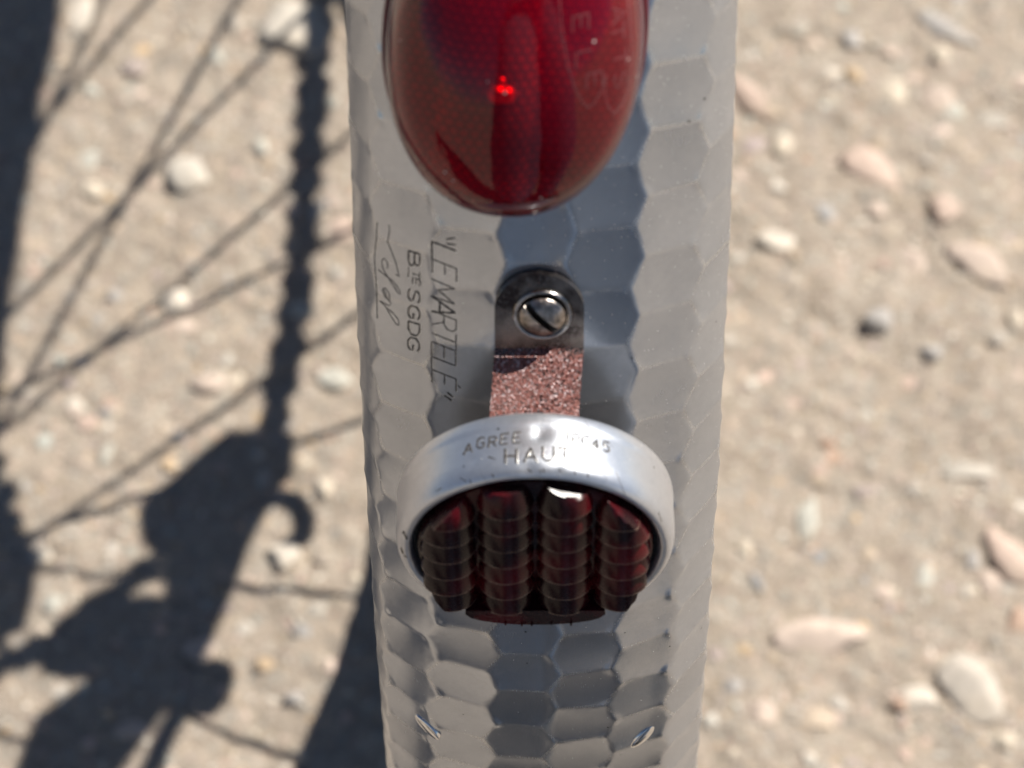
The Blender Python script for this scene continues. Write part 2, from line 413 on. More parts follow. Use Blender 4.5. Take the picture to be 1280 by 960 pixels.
# ------------------------------------------------------------------ tail light
lp, ln, ld, lphi = surf(-3.9, 44)
LX = np.array([1., 0, 0]); roll = math.radians(5)
LXr = LX*math.cos(roll)+ld*math.sin(roll); LDr = ld*math.cos(roll)-LX*math.sin(roll)
LIFT = -1.2
light = thing('tail_light', 'glossy red oval tail lamp at the top edge above the screw', 'tail light', lp)
LA, LB = 18.7, 25.4
def dome(scale, prof, nphi=160, z0=0.0, sub=1, bump=None):
    t = np.linspace(0, 2*math.pi, nphi, endpoint=False)
    V = []
    for rho, h in prof:
        ex = 2/2.17
        cx = np.sign(np.cos(t))*np.abs(np.cos(t))**ex; cy = np.sign(np.sin(t))*np.abs(np.sin(t))**ex
        V.append(lp+(LA*scale*rho*cx)[:, None]*LXr+(LB*scale*rho*cy)[:, None]*LDr+(h+z0)*ln)
    return np.array(V)
def smoothprof(keys, n):
    k = np.array(keys, float); s = np.r_[0, np.cumsum(np.hypot(np.diff(k[:, 0])*20, np.diff(k[:, 1])))]
    q = np.linspace(0, s[-1], n); r = np.interp(q, s, k[:, 0]); h = np.interp(q, s, k[:, 1])
    for _ in range(int(n/7)):
        r[1:-1] = (r[:-2]+2*r[1:-1]+r[2:])/4; h[1:-1] = (h[:-2]+2*h[1:-1]+h[2:])/4
    return list(zip(r, h))
outp = smoothprof([(1.0, -6), (1.0, 3), (.985, 8), (.93, 12.5), (.82, 16), (.64, 18.6), (.42, 20.2), (.2, 21), (.002, 21.2)], 70)
mb = MB(); mb.grid(dome(1.0, outp), cu=True)
lensV, lensF = mb.arr(), list(mb.f)
LENS = BVHTree.FromPolygons([tuple(v) for v in lensV], lensF)
inp = [(max(.001, r*.91), h-2.0) for r, h in outp]
lens = obj('lens', mb, M['lens'], light, 180)
# inner optic: domed panel covered with small round beads
prof = smoothprof([(.965, -4), (.96, 5), (.92, 7.6), (.70, 8.9), (.40, 9.5), (.002, 9.7)], 190)
V = dome(1.0, prof, 700)
ctr = lp+ln*3
rel = V-lp; X_ = rel@LXr; Y_ = rel@LDr; H_ = rel@ln
pit = 1.55
ang = np.arctan2(Y_, X_)
# beads are laid on a hexagonal net over the developed surface
sx = X_*(1+.01*np.clip(9-H_, 0, 9)); sy = Y_*(1+.01*np.clip(9-H_, 0, 9))
bj = np.round(sy/(pit*.866)).astype(int); best = np.full(sx.shape, 9e9)
for dj in (-1, 0, 1):
    j = bj+dj; shh = np.where(j % 2 == 0, 0, .5)
    i = np.round(sx/pit-shh)
    best = np.minimum(best, (sx-(i+shh)*pit)**2+(sy-j*pit*.866)**2)
bump = .55*(np.sqrt(np.clip(1-best/1.06**2, .05, 1))-.55)
nrmv = np.stack([X_/LA**2, Y_/LB**2, np.clip(H_, 0, None)/14**2+.03], -1)
nrmv /= np.linalg.norm(nrmv, axis=-1, keepdims=True)
rib_ = 2.6*np.sqrt(np.clip(1-((X_+3.6)/7.2)**2, 0, 1))*np.clip((H_-7.6)/1.2, 0, 1)
V = V+rib_[..., None]*ln
V = V+bump[..., None]*(nrmv[..., :1]*LXr+nrmv[..., 1:2]*LDr+nrmv[..., 2:]*ln)
t = NT('beaded_red_optic'); co = t.n('TexCoord')
nz = t.n('TexNoise', {'Vector': (co, 3), 'Scale': 120., 'Detail': 3.})
bc = t.mix(t.ramp(nz, [(.4, 0.), (.65, 1.)]), (.20, .003, .028), (.38, .006, .03))
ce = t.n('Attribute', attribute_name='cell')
bc = t.mix(t.ramp((ce, 0), [(.08, 0.), (.5, 1.)]), (.07, .001, .012), bc)  # gaps between beads darkened in the colour to give crevice shade
M['optic'] = t.fin(t.n('BsdfPrincipled', {'Base Color': bc, 'Roughness': .2, 'Metallic': .35}))
oo = obj('beaded_optic', MB().grid(V, cu=True), M['optic'], light, 180)
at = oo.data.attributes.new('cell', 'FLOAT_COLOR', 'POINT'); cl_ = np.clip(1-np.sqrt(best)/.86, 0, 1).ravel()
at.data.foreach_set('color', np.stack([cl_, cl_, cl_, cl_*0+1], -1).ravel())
OPT = BVHTree.FromPolygons([tuple(v) for v in V.reshape(-1, 3)], [(i*700+j, i*700+(j+1) % 700, (i+1)*700+(j+1) % 700, (i+1)*700+j) for i in range(189) for j in range(700)])
t = NT('hot_spot_bead')
M['glint_bead'] = t.fin(t.n('BsdfPrincipled', {'Base Color': (1., .10, .07, 1), 'Metallic': 1., 'Roughness': .5}))
for px, py, r_ in ((622, 117, 1.5), (633, 118, 1.4), (627, 101, .7)):  # added beads in brighter red stand in for the sun's hot spot
    p, n = hit(px, py, OPT)
    if p is not None: obj('glint_bead', MB().lathe([(max(.001, r_*math.sin(a)), r_*math.cos(a)) for a in np.linspace(0, math.pi*.7, 9)], p-n*.1, n, 18), M['glint_bead'], light, 180)
gk = [(1.0, -6.2), (1.03, -6), (1.035, .2), (1.02, .7), (1.002, .8)]
obj('gasket', MB().grid(dome(1.0, gk), cu=True), simple('dark_red_gasket', (.10, .008, .015), .45), light, 40)
# moulded maker's mark on the right flank of the lens: double-lobed dotted outline with letters inside
mb = MB()
def lpx(x, y): return (640+x/6.0, y/6.0)
lob = [(356, -60), (360, 60), (385, 300), (420, 500), (470, 660), (530, 770), (570, 805), (620, 770), (680, 660), (706, 560), (695, 680), (715, 790), (765, 850), (830, 780), (880, 650), (900, 430), (890, 220), (870, 0), (868, -60)]
P = np.array([lpx(*p) for p in lob]); seg = [P[0]]
for a, b in zip(P[:-1], P[1:]):
    k = max(1, int(np.hypot(*(b-a))/2.0)); seg += [a+(b-a)*i/k for i in range(1, k+1)]
for i in range(0, len(seg)-1, 2): stroke_ribbon(mb, [seg[i], seg[i]+(seg[i+1]-seg[i])*.8], 1.3, LENS, .06, 1.0)
M['outline'] = simple('frosted_outline', (.30, .13, .13), .5)
obj('moulded_outline', mb, M['outline'], lens, 180); mb = MB()
for ch, x, y in (('V', 455, -120), ('E', 455, 130), ('L', 480, 400), ('E', 560, 560), ('T', 760, 390), ('T', 745, 190), ('A', 750, 60), ('S', 770, 560)):
    glyph(mb, ch, lpx(x, y), (0, 150/6), (120/6 if x < 600 else 95/6, -30/6), 2.4, LENS, .05)
M['moulded'] = simple('frosted_red_moulding', (.13, .022, .026), .5)
obj('moulded_mark', mb, M['moulded'], lens, 180)

# ------------------------------------------------------------------ rear reflector
RAX = np.array([0, -math.cos(math.radians(2.5)), math.sin(math.radians(2.5))])     # the way it faces
RUP = np.array([0, math.sin(math.radians(2.5)), math.cos(math.radians(2.5))]); RX = np.array([1., 0, 0])
fp, fn = hit(669, 690)
tf = np.linalg.norm(fp-CAM)
RC = CAM+ray(669, 688)*(tf-27.0)              # centre of the front edge
RO, DEP = 21.6, 11.1
refl = thing('rear_reflector', 'round dark red reflector in a bright aluminium rim below the screw', 'reflector', RC)
# rim
prof = [(RO-5, -DEP-.6), (RO-1.2, -DEP-.6), (RO-.35, -DEP-.1), (RO-.05, -DEP+.8), (RO+.1, -DEP+2.2), (RO-.05, -DEP+2.6), (RO, -DEP+3.5), (RO+.05, -6), (RO+.1, -3.0), (RO-.05, -1.8), (RO-.4, -.8), (RO-.95, -.15), (RO-1.6, .05), (RO-2.2, -.2), (RO-2.5, -.8), (RO-2.7, -3), (RO-2.7, -8)]
pp = np.array(prof); s_ = np.r_[0, np.cumsum(np.hypot(*np.diff(pp, axis=0).T))]; q_ = np.linspace(0, s_[-1], 110)
prof = np.stack([np.interp(q_, s_, pp[:, 0]), np.interp(q_, s_, pp[:, 1])], 1)
for _ in range(3): prof[1:-1] = (prof[:-2]+2*prof[1:-1]+prof[2:])/4
nA = 400
tA = np.linspace(0, 2*math.pi, nA, endpoint=False)
V = np.zeros((len(prof), nA, 3)); 
for i, (r, h) in enumerate(prof): V[i] = RC+RAX*h+r*(np.cos(tA)[:, None]*RX+np.sin(tA)[:, None]*RUP)
def dents(V, p0, rad, dep, nn):
    d2 = ((V-p0)**2).sum(-1); return V-(dep*np.exp(-d2/rad**2))[..., None]*nn
rtree = BVHTree.FromPolygons([tuple(v) for v in V.reshape(-1, 3)], [(i*nA+j, i*nA+(j+1) % nA, (i+1)*nA+(j+1) % nA, (i+1)*nA+j) for i in range(len(prof)-1) for j in range(nA)])
for (px, py), rad, dep in (((676, 541), 1.5, .30), ((673, 546), .7, .12), ((661, 587), 1.2, .22), ((590, 576), .9, .12), ((700, 590), .7, .12)):
    p, n = hit(px, py, rtree)
    if p is not None: V = dents(V, p, rad, dep, n)
V = V+(rng.normal(size=V.shape[:2])*.004)[..., None]*RUP
mb = MB().grid(V, cu=True)
RIM = BVHTree.FromPolygons([tuple(v) for v in mb.arr()], mb.f)
rim = obj('rim', mb, M['rim'], refl, 180)
uvl = rim.data.uv_layers.new(name='UVMap')
li = np.zeros(len(rim.data.loops), np.int32); rim.data.loops.foreach_get('vertex_index', li)
uvv = np.stack([np.repeat(tA[None]*RO, len(prof), 0), np.repeat(q_[np.linspace(0, 109, len(prof)).astype(int)][:, None], nA, 1)], -1).reshape(-1, 2)
uvl.data.foreach_set('uv', uvv[li].ravel())
mb = MB().lathe([(.001, -DEP-.7), (RO-4.6, -DEP-.7), (RO-4.6, -DEP-.2), (.001, -DEP-.2)], RC, RAX, 48)
obj('back_plate', mb, M['steel'], refl, 30)
# stamped words
mb = MB(); HLB = MB()
def rpx(x, y): return (550+x/5.12, 500+y/5.12)
def rglyph(ch, x0, y0, ex, ey, w, lift=.02): glyph(mb, ch, rpx(x0, y0), (ex[0]/5.12, ex[1]/5.12), (ey[0]/5.12, ey[1]/5.12), w, RIM, .07)
for ch, x, y, sl in (('A', 150, 352, -.32), ('G', 232, 312, -.22), ('R', 308, 305, -.16), ('E', 384, 284, -.1), ('E', 464, 276, -.07)):
    rglyph(ch, x, y, (66, 66*sl), (8, -66), 2.0)
for ch, x, y, sl in (('T', 790, 268, .08), ('P', 846, 276, .12), ('C', 908, 288, .16), ('4', 972, 306, .26), ('5', 1040, 322, .33)):
    rglyph(ch, x, y, (62, 62*sl), (2, -60), 2.1)
for ch, x, y in (('H', 415, 405), ('A', 535, 398), ('U', 655, 388), ('T', 755, 400)): rglyph(ch, x, y, (100, 0), (2, -92), 2.6)
for x, y, dx in ((560, 440, 30), (640, 446, 6), (662, 440, 4), (758, 440, 16), (862, 455, 3), (945, 470, 3), (330, 470, 14), (190, 510, 10)):
    stroke_ribbon(mb, [rpx(x, y), rpx(x+dx, y+24)], 1.3, RIM, .06)
for k in range(9):
    x, y = rng.uniform(560, 790), rng.uniform(525, 600); a = rng.uniform(-.6, .6)+1.2; L_ = rng.uniform(5, 26)
    stroke_ribbon(mb, [(x, y), (x+math.cos(a)*L_, y+math.sin(a)*L_)], rng.uniform(.25, .5), RIM, .02)
for x, y, dx, dy, w_ in ((504, 664, 5, 10, 2.6), (501, 684, 3, 8, 2.2), (505, 694, 4, 3, 1.6), (528, 652, 4, 7, 1.2), (575, 597, 8, 5, 1.1), (545, 614, 7, -4, 1.0), (610, 571, 9, 3, 1.6), (823, 640, 4, 12, .8), (770, 590, 12, 30, .5)):
    stroke_ribbon(mb, [(x, y), (x+dx, y+dy)], w_, RIM, .03)
M['stamp'] = simple('stamped_shadow_grime', (.035, .028, .024), .85)
obj('stamped_lettering', mb, M['stamp'], rim, 180); obj('stamped_lit_edge', HLB, M['cut'], rim, 180); HLB = None
# lens: thick moulded body, four ribbed columns, lower lip
t = NT('dark_red_reflector_plastic'); co = t.n('TexCoord')
nz = t.n('TexNoise', {'Vector': (co, 3), 'Scale': 90., 'Detail': 4.})
g2 = t.n('TexNoise', {'Vector': (co, 3), 'Scale': 900., 'Detail': 3.})
bc = t.mix(t.ramp(nz, [(.45, 0.), (.62, 1.)]), (.018, .004, .005), (.085, .004, .007))
glint_ = t.n('Attribute', attribute_name='glinting')
bc = t.mix(t.math('MULTIPLY', (glint_, 2), t.n('MapRange', {0: g2, 1: .3, 2: .6, 3: .3, 4: 1.})), bc, (.30, .20, .15))  # tan glint painted along each prism's lower edge
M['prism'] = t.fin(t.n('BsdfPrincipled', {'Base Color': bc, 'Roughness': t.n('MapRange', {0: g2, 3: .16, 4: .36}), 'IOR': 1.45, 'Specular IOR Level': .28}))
RL = RO-3.3
def rw(x, y, h):
    lim = 18.4 if y > -4 else 19.3; q = math.hypot(x, y)
    if q > lim: x, y = x*lim/q, y*lim/q
    return RC+x*RX+y*RUP+h*RAX
mb = MB().lathe([(.001, -.35), (RL-.6, -.35), (RL-.1, -.6), (RL, -1.2), (RL, -9), (.001, -9)], RC, RAX, 72)
body = obj('lens', mb, M['prism'], refl, 30)
mb = MB().lathe([(RO-2.6, -6.5), (RO-2.7, -1.6), (RL+.05, -1.9), (RL-.1, -7)], RC, RAX, 72)
obj('seal', mb, M['rubber'], refl, 30)
pitch = 4.35; ncol = 4; cw = 8.85
top_free = []
for ci in range(ncol):
    xc = (ci-1.5)*cw*1.02
    hw = 4.36
    ymax = math.sqrt(max(0, (RL-.6)**2-(abs(xc)+hw*.55)**2)); ymin = -ymax
    y = ymax
    ylist = []
    y0 = {0: 14.6, 1: 17.6, 2: 17.6, 3: 14.6}[ci]
    yb = {0: -13.2, 1: -14.3, 2: -14.3, 3: -13.2}[ci]
    n = int(round((y0-yb)/pitch)); pt_ = (y0-yb)/n
    for k in range(n):
        ya, yb_ = y0-k*pt_, y0-(k+1)*pt_
        rows = []
        tt = np.linspace(-math.pi/2, math.pi/2, 17)
        for yy, r, dz in ((ya, hw*.66, -.5), (ya-.05, hw*.70, -.3), (ya-pt_*.25, hw*.83, -.1), (ya-pt_*.55, hw*.93, .1), (yb_+.42, hw*1.0, .25), (yb_+.15, hw*1.0, .25), (yb_, hw*.93, .05)):
            if ci == 2 and k == 0 and yy > ya-.2: rows.append([rw(xc+r*math.sin(a), yy-.33*r*math.sin(a)-.13*r*.78*math.cos(a), -.45+dz+r*.78*math.cos(a)) for a in tt]); continue
            rows.append([rw(xc+r*math.sin(a), yy, -.45+dz+r*.78*math.cos(a)) for a in tt])
        Vp = np.array(rows); m_ = MB().grid(Vp)
        m_.f.append(tuple(range(16, -1, -1))); m_.f.append(tuple(range(6*17, 7*17)))
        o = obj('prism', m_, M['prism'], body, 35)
        at = o.data.attributes.new('glinting', 'FLOAT', 'POINT'); glint_v = np.zeros(len(o.data.vertices)); glint_v[5*17:6*17] = 1; at.data.foreach_set('value', glint_v)
# lower lip, with its moulded grain along the edge
lipo = [(-11.0, -15.2), (11.0, -15.2), (11.1, -16.2), (10.2, -17.4), (8.6, -18.2), (6, -18.9), (3, -19.3), (0, -19.4), (-3, -19.3), (-6, -18.9), (-8.6, -18.2), (-10.2, -17.4), (-11.1, -16.2)]
lip = obj('lower_lip', MB().prism(lipo, RX, RUP, RC-RAX*4.0+RUP*1.6, RAX*6.6), M['prism'], body)
mb = MB()
for i in range(5, 28):
    x = -8.5+i*.52; yb = -17.5+abs(x)**2*.013
    mb.prism([(x, yb-.08), (x+.26, yb-.08), (x+.3, yb+.3), (x-.04, yb+.3)], RX, RUP, RC+RAX*(1.2+rng.uniform(-1.2, .4)), RAX*(1.0+rng.uniform(0, .8)))
obj('moulded_grain', mb, M['prism'], lip)

# bracket: flat on the mudguard at the screw, then bent out to the back of the rim
BX = -.35
sp, sn, sdn, sphi = surf(.15, 384.5)
BP = [surf(0, 352)[0], sp*[0, 1, 1], surf(0, 432)[0]]
n432 = surf(0, 432)[1]
up_end = RC-RAX*(DEP+1.3)+RUP*14.0
bent0 = BP[2]+n432*1.0
half = 6.85
def bracket_line():
    pts = []
    for py in np.linspace(336, 428, 24):
        p, n, dn, ph = surf(0, py); pts.append((p+n*.9, n))
    a = pts[-1][0]; nA_ = pts[-1][1]
    b = up_end; d = nrm(b-a); nb = nrm(np.cross(d, [1., 0, 0])); nb = nb if nb[1] < 0 else -nb
    for s_ in np.linspace(.06, 1, 18): pts.append((a+(b-a)*s_, nrm(nA_*max(0, 1-s_*5)+nb*min(1, s_*5))))
    for s_ in (3, 6, 9): pts.append((b-RUP*s_-RAX*.2, nrm(RAX+nb*.0)))
    return pts
BL = bracket_line()
topc = surf(0, 382)[0]
rows_t, rows_b = [], []
for p, n in BL:
    dtop = np.linalg.norm(p-BL[0][0])
    hwid = half if dtop > half else math.sqrt(max(0.02, half**2-(half-dtop)**2))
    xs = np.linspace(-hwid, hwid, 15)
    rows_t.append([p+np.array([x+BX, 0, 0])+n*.6 for x in xs]); rows_b.append([p+np.array([x+BX, 0, 0])-n*.5 for x in xs])
T_, B_ = np.array(rows_t), np.array(rows_b)
V = np.concatenate([T_, B_[:, ::-1]], 1)
mb = MB().grid(V, cu=True); m_ = V.shape[1]
mb.f.append(tuple(range(m_-1, -1, -1))); mb.f.append(tuple(range(mb.n-m_, mb.n)))
t = NT('rusty_steel_strip'); co = t.n('TexCoord'); geo = t.n('NewGeometry')
n1 = t.n('TexNoise', {'Vector': (co, 3), 'Scale': 2600., 'Detail': 3., 'Roughness': .7})
n2 = t.n('TexNoise', {'Vector': (co, 3), 'Scale': 170., 'Detail': 5.})
sep = t.n('SeparateXYZ', {0: (co, 3)})
vv = t.n('TexVoronoi', {'Vector': (co, 3), 'Scale': 3600., 'Randomness': 1.})
# rust is heavy on the lower strip and thin at the screwed end
zb_ = float((BL[23][0][2]-RC[2])*S)
zr = t.n('MapRange', {0: t.math('ADD', (sep, 2), t.math('MULTIPLY', t.math('SUBTRACT', n2, .5), .007)), 1: zb_-.001, 2: zb_+.0012, 3: 0.10, 4: -.13})
rust = t.ramp(t.math('ADD', t.math('ADD', t.math('MULTIPLY', n1, .9), t.math('MULTIPLY', n2, .1)), zr), [(.50, 0.), (.60, 1.)])
stl = t.mix(t.ramp(n2, [(.40, 0.), (.62, 1.)]), (.045, .035, .033), (.27, .235, .21))
bc = t.mix(rust, stl, (.24, .085, .068))
bc = t.mix(t.ramp((vv, 1), [(.62, 0.), (.95, .8)]), bc, t.mix(rust, (.22, .2, .19), (.66, .56, .56)))
mt = t.n('MapRange', {0: rust, 3: .9, 4: .35})
nb = t.n('Bump', {'Height': t.math('ADD', n1, (vv, 0)), 'Strength': t.n('MapRange', {0: rust, 3: .08, 4: .7}), 'Distance': .0002})
M['rusty'] = t.fin(t.n('BsdfPrincipled', {'Base Color': bc, 'Metallic': mt, 'Roughness': t.n('MapRange', {0: rust, 3: .26, 4: .42}), 'Normal': nb}))
br = obj('bracket', mb, M['rusty'], refl, 30)
# screw with washer and slot
sc_p = sp+sn*1.5
sc_p = sc_p*np.array([1, 1, 1])
screw = obj('screw', MB().add(*[[(0, 0, 0)], []]) if False else MB().lathe([(4.6, -.2), (4.6, .45), (4.45, .68), (4.15, .74), (3.9, .62), (3.72, .3)], sc_p, sn, 56), M['chrome'], refl, 40)
sa = math.radians(-46)
e1 = nrm(RX*math.cos(sa)+(-sdn)*math.sin(sa)); e2 = np.cross(sn, e1)
# domed head cut by a slot: grid over the disc, the slot is real depth
N = 90; g = np.linspace(-1, 1, N)*3.5
gx, gy = np.meshgrid(g, g); rr = np.hypot(gx, gy)
k_ = np.maximum(np.maximum(np.abs(gx), np.abs(gy)), 1e-6)/np.maximum(rr, 1e-6)
gx2, gy2 = gx*k_, gy*k_; r2 = np.hypot(gx2, gy2)/3.62
hh = .5+2.0*np.sqrt(np.clip(1-(r2*.985)**2, 0, 1))
sl = np.clip((.50-np.abs(gy2))/.09+.5, 0, 1)
hh = hh*(1-sl)+np.minimum(hh, .95)*sl
hh = hh+.03*rng.normal(size=hh.shape)*(r2 < .95)*.5
V = sc_p+gx2[..., None]*e1+gy2[..., None]*e2+hh[..., None]*sn
obj('slotted_head', MB().grid(V), simple('tarnished_screw', (.33, .29, .26), .30, 1., 900., .6, .35), screw, 45)
obj('slot_floor', MB().prism([(-3.2, -.46), (3.2, -.46), (3.2, .46), (-3.2, .46)], e1, e2, sc_p+sn*.9, sn*.12), M['slot'], screw)  # dark plate along the floor of the slot

# ------------------------------------------------------------------ bicycle that carries the mudguard (its shadow lies on the ground)
bike = thing('bicycle', 'dark framed bicycle standing on the ground, its rear wheel shadowed to the left', 'bicycle', (0, 0, 0))
t_ = np.linspace(0, 2*math.pi, 120, endpoint=False)
circ = lambda r, x=0.: np.stack([np.full(120, x), -r*np.cos(t_), AXLE[2]+r*np.sin(t_)], 1)
obj('tyre', MB().tube(circ(308), 20.5, 18, True), M['rubber'], bike, 180)
ringp = [(-11, 287), (11, 287), (12, 294), (10, 282), (6, 276), (-6, 276), (-10, 282), (-12, 294)]
V = np.array([[(x, -r*math.cos(a), AXLE[2]+r*math.sin(a)) for x, r in [(-12, 294), (-11, 283), (-6, 277), (6, 277), (11, 283), (12, 294)]] for a in t_])
obj('wheel_rim', MB().grid(V, cu=True, cv=True), M['chrome'], bike, 40)
obj('hub', MB().lathe([(5, -62), (5, -36), (22, -35), (22, -31), (11, -29), (10, 18), (22, 20), (22, 24), (12, 26), (12, 50), (5, 51), (5, 64)], AXLE, [1, 0, 0], 28, caps=True), M['chrome'], bike, 35)
w0 = math.radians(8.5)
for side, fx in ((1, 22.), (-1, -33.)):
    for k in range(18):
        th = w0+2*math.pi*k/18+(math.pi/18 if side < 0 else 0)
        off = math.radians(62)*(1 if k % 2 else -1)
        a = np.array([fx, -20*math.cos(th), AXLE[2]+20*math.sin(th)])
        b = np.array([0, -278*math.cos(th+off), AXLE[2]+278*math.sin(th+off)])
        obj('spoke', MB().tube([a, b], 1.15, 6), M['chrome'], bike, 180)
mb = MB()
for i, r in enumerate((52, 46, 40, 35, 30)):
    x = 30+i*4.8; nt_ = int(r*.5)
    a = np.linspace(0, 2*math.pi, nt_*4, endpoint=False); rr = r+2.6*np.sign(np.sin(a*nt_))
    mb.prism([(q*math.cos(b), q*math.sin(b)) for q, b in zip(rr, a)], np.array([0, 1., 0]), np.array([0, 0, 1.]), AXLE+np.array([x, 0, 0]), np.array([2., 0, 0]))
obj('freewheel', mb, M['chain'], bike)
BB = np.array([0, 432., 272.])
for sx in (1, -1):
    obj('chainstay', MB().tube([[sx*52, 0, 332], [sx*43, 60, 327], [sx*34, 230, 306], [sx*30, 400, 278]], [8, 10, 12, 11.5], 14), M['black_paint'], bike, 180)
    obj('seatstay', MB().tube([[sx*58, 2, 338], [sx*54, 60, 450], [sx*30, 240, 800]], [6.5, 8, 8], 12), M['black_paint'], bike, 180)
    obj('dropout', MB().prism([(-14, -16), (12, -20), (22, -6), (24, 10), (6, 22), (-12, 16)], np.array([0, 1., 0]), np.array([0, 0, 1.]), AXLE+np.array([sx*57, 0, 0]), np.array([sx*5., 0, 0])), M['chrome'], bike)
obj('seat_tube', MB().tube([BB, [0, 250, 830]], 14.3, 18), M['black_paint'], bike, 180)
obj('bottom_bracket', MB().lathe([(20, -34), (20, 34)], BB, [1, 0, 0], 28, caps=True), M['black_paint'], bike, 40)
a = np.linspace(0, 2*math.pi, 46*4, endpoint=False)
obj('chainring', MB().prism([((93+2.5*np.sign(math.sin(b*46)))*math.cos(b), (93+2.5*np.sign(math.sin(b*46)))*math.sin(b)) for b in a], np.array([0, 1., 0]), np.array([0, 0, 1.]), BB+np.array([41., 0, 0]), np.array([3., 0, 0])), M['chain'], bike)
def chain_run(mb, pts, step=12.7):
    P = np.array(pts, float); L = np.r_[0, np.cumsum(np.linalg.norm(np.diff(P, axis=0), axis=1))]
    n = int(L[-1]/step)
    for i in range(n):
        p, q = (np.array([np.interp(s_, L, P[:, k]) for k in range(3)]) for s_ in (i*step, (i+1)*step))
        d = nrm(q-p); u = nrm(np.cross([1., 0, 0], d))
        pr = [(-4, -2.5), (0, -4.3), (4, -2.6), (step/2, -2.1), (step-4, -2.6), (step, -4.3), (step+4, -2.5), (step+4, 2.5), (step, 4.3), (step-4, 2.6), (step/2, 2.1), (4, 2.6), (0, 4.3), (-4, 2.5)]
        wx = 3.6 if i % 2 else 2.5
        mb.prism(pr, d, u, p-np.array([wx, 0, 0]), np.array([2*wx, 0, 0]))
mb = MB()
chain_run(mb, [[50, 14, 193], [51, 60, 187], [52, 240, 182], [50, 432, 180]])
chain_run(mb, [[41, 432, 366], [40, 0, 374]])
chain_run(mb, [[43, 432+93*math.sin(b), 273-93*math.cos(b)] for b in np.linspace(0, math.pi, 14)])
chain_run(mb, [[40, -44*math.sin(b), 330+44*math.cos(b)] for b in np.linspace(0, 2.2, 10)]+[[40, -34, 264], [44, -22, 238]])
obj('chain', mb, M['chain'], bike)
EY, EZ = np.array([0, 1., 0]), np.array([0, 0, 1.])
def plate(name, poly, x, th, m=None, par=None):
    return obj(name, MB().prism(poly, EY, EZ, np.array([x, 0, 0.]), np.array([th, 0, 0.])), m or M['chrome'], par or bike)
cage = plate('derailleur', [(10, 191), (15, 203), (5, 236), (-3, 244), (-15, 238), (-18, 214), (-6, 190)], 52, 3)
plate('cage_plate', [(10, 191), (15, 203), (2, 242), (-14, 238), (-8, 190)], 43, 2, None, cage)
for y, z in ((1, 204), (-9, 231)): obj('pulley', MB().lathe([(3, -3), (11.5, -3), (11.5, 3), (3, 3)], [50, y, z], [1, 0, 0], 22), M['rubber'], cage, 40)
plate('body', [(-17, 272), (-28, 290), (-40, 290), (-38, 272), (-48, 268), (-52, 290), (-70, 298), (-84, 276), (-56, 240), (-47, 231), (-33, 229), (-29, 246)], 50, 12, None, cage)
plate('link', [(-6, 228), (-18, 212), (-30, 214), (-46, 222), (-47, 234), (-33, 238), (-20, 242)], 51, 6, None, cage)
obj('adjuster_knob', MB().lathe([(.1, -6), (8.5, -6), (8.5, 6), (.1, 6)], [53, -66, 225], [1, 0, 0], 20), M['rubber'], cage, 40)
obj('cable', MB().tube([[53, -48, 233], [53, -66, 225], [53, -76, 236], [53, -92, 246]], 3.2, 8), M['rubber'], cage, 180)
q = [(-6, 206), (-10, 200), (-13, 193), (-18, 185), (-24, 181), (-30, 181), (-33, 185), (-33, 190)]
obj('cable_loop', MB().tube([[53, a, b] for a, b in q], 3.3, 10), M['rubber'], cage, 180)
obj('cable_rod', MB().tube([[53, -12, 199], [53, -40, 221], [53, -50, 229]], 2.0, 8), M['chrome'], cage, 180)

# ------------------------------------------------------------------ ground
def fbm(x, y, seeds, scales, amps):
    z = np.zeros_like(x)
    for sd_, sc_, am in zip(seeds, scales, amps):
        r = np.random.default_rng(sd_)
        for _ in range(5):
            a = r.uniform(0, 2*math.pi); k = 2*math.pi/(sc_*r.uniform(.7, 1.4)); ph = r.uniform(0, 6.28)
            wx = x+sc_*.35*np.sin(y*k*.6+ph*1.7)
            z += am*np.sin((wx*math.cos(a)+y*math.sin(a))*k+ph)/2.2
    return z
def relief(x, y):
    f = np.clip(1.4-np.hypot(x, y+40)/700, 0, 1)
    return f*fbm(x, y, (1, 2, 3, 4), (120, 45, 17, 8), (1.2, .8, .5, .25))-1.5
ax_f = np.arange(-230, 215, 2.0)
def graded(lo, hi, far):
    a = np.arange(lo, hi, 2.0); o = []; s_ = 3.0; x = hi
    while x < far: o.append(x); x += s_; s_ *= 1.13
    o.append(far); return np.r_[-(np.array(o)[::-1]-hi)+lo, a, o]
gxs = graded(-240, 240, 300000.); gys = graded(-260, 200, 300000.)
GX, GY = np.meshgrid(gxs, gys)
GZ = relief(GX, GY)
t = NT('gravelly_earth'); co = t.n('TexCoord')
n1 = t.n('TexNoise', {'Vector': (co, 3), 'Scale': 14., 'Detail': 8., 'Roughness': .65})
n2 = t.n('TexNoise', {'Vector': (co, 3), 'Scale': 160., 'Detail': 6., 'Roughness': .7})
n3 = t.n('TexVoronoi', {'Vector': (co, 3), 'Scale': 190., 'Randomness': 1.})
n4 = t.n('TexNoise', {'Vector': (co, 3), 'Scale': 1100., 'Detail': 3.})
bc = t.mix(t.ramp(n1, [(.32, 0.), (.68, 1.)]), (.465, .387, .312), (.545, .458, .372))
bc = t.mix(t.ramp(n2, [(.36, .6), (.62, 0.)]), bc, (.32, .26, .205))
st = t.ramp((n3, 1), [(.0, (.50, .40, .33)), (.3, (.42, .34, .25)), (.55, (.50, .45, .38)), (.8, (.38, .35, .30)), (1., (.52, .41, .36))])
bc = t.mix(t.ramp((n3, 0), [(.25, .75), (.55, 0.)]), bc, st)
bc = t.mix(t.ramp(n4, [(.36, .55), (.48, 0.)]), bc, (.20, .16, .125))
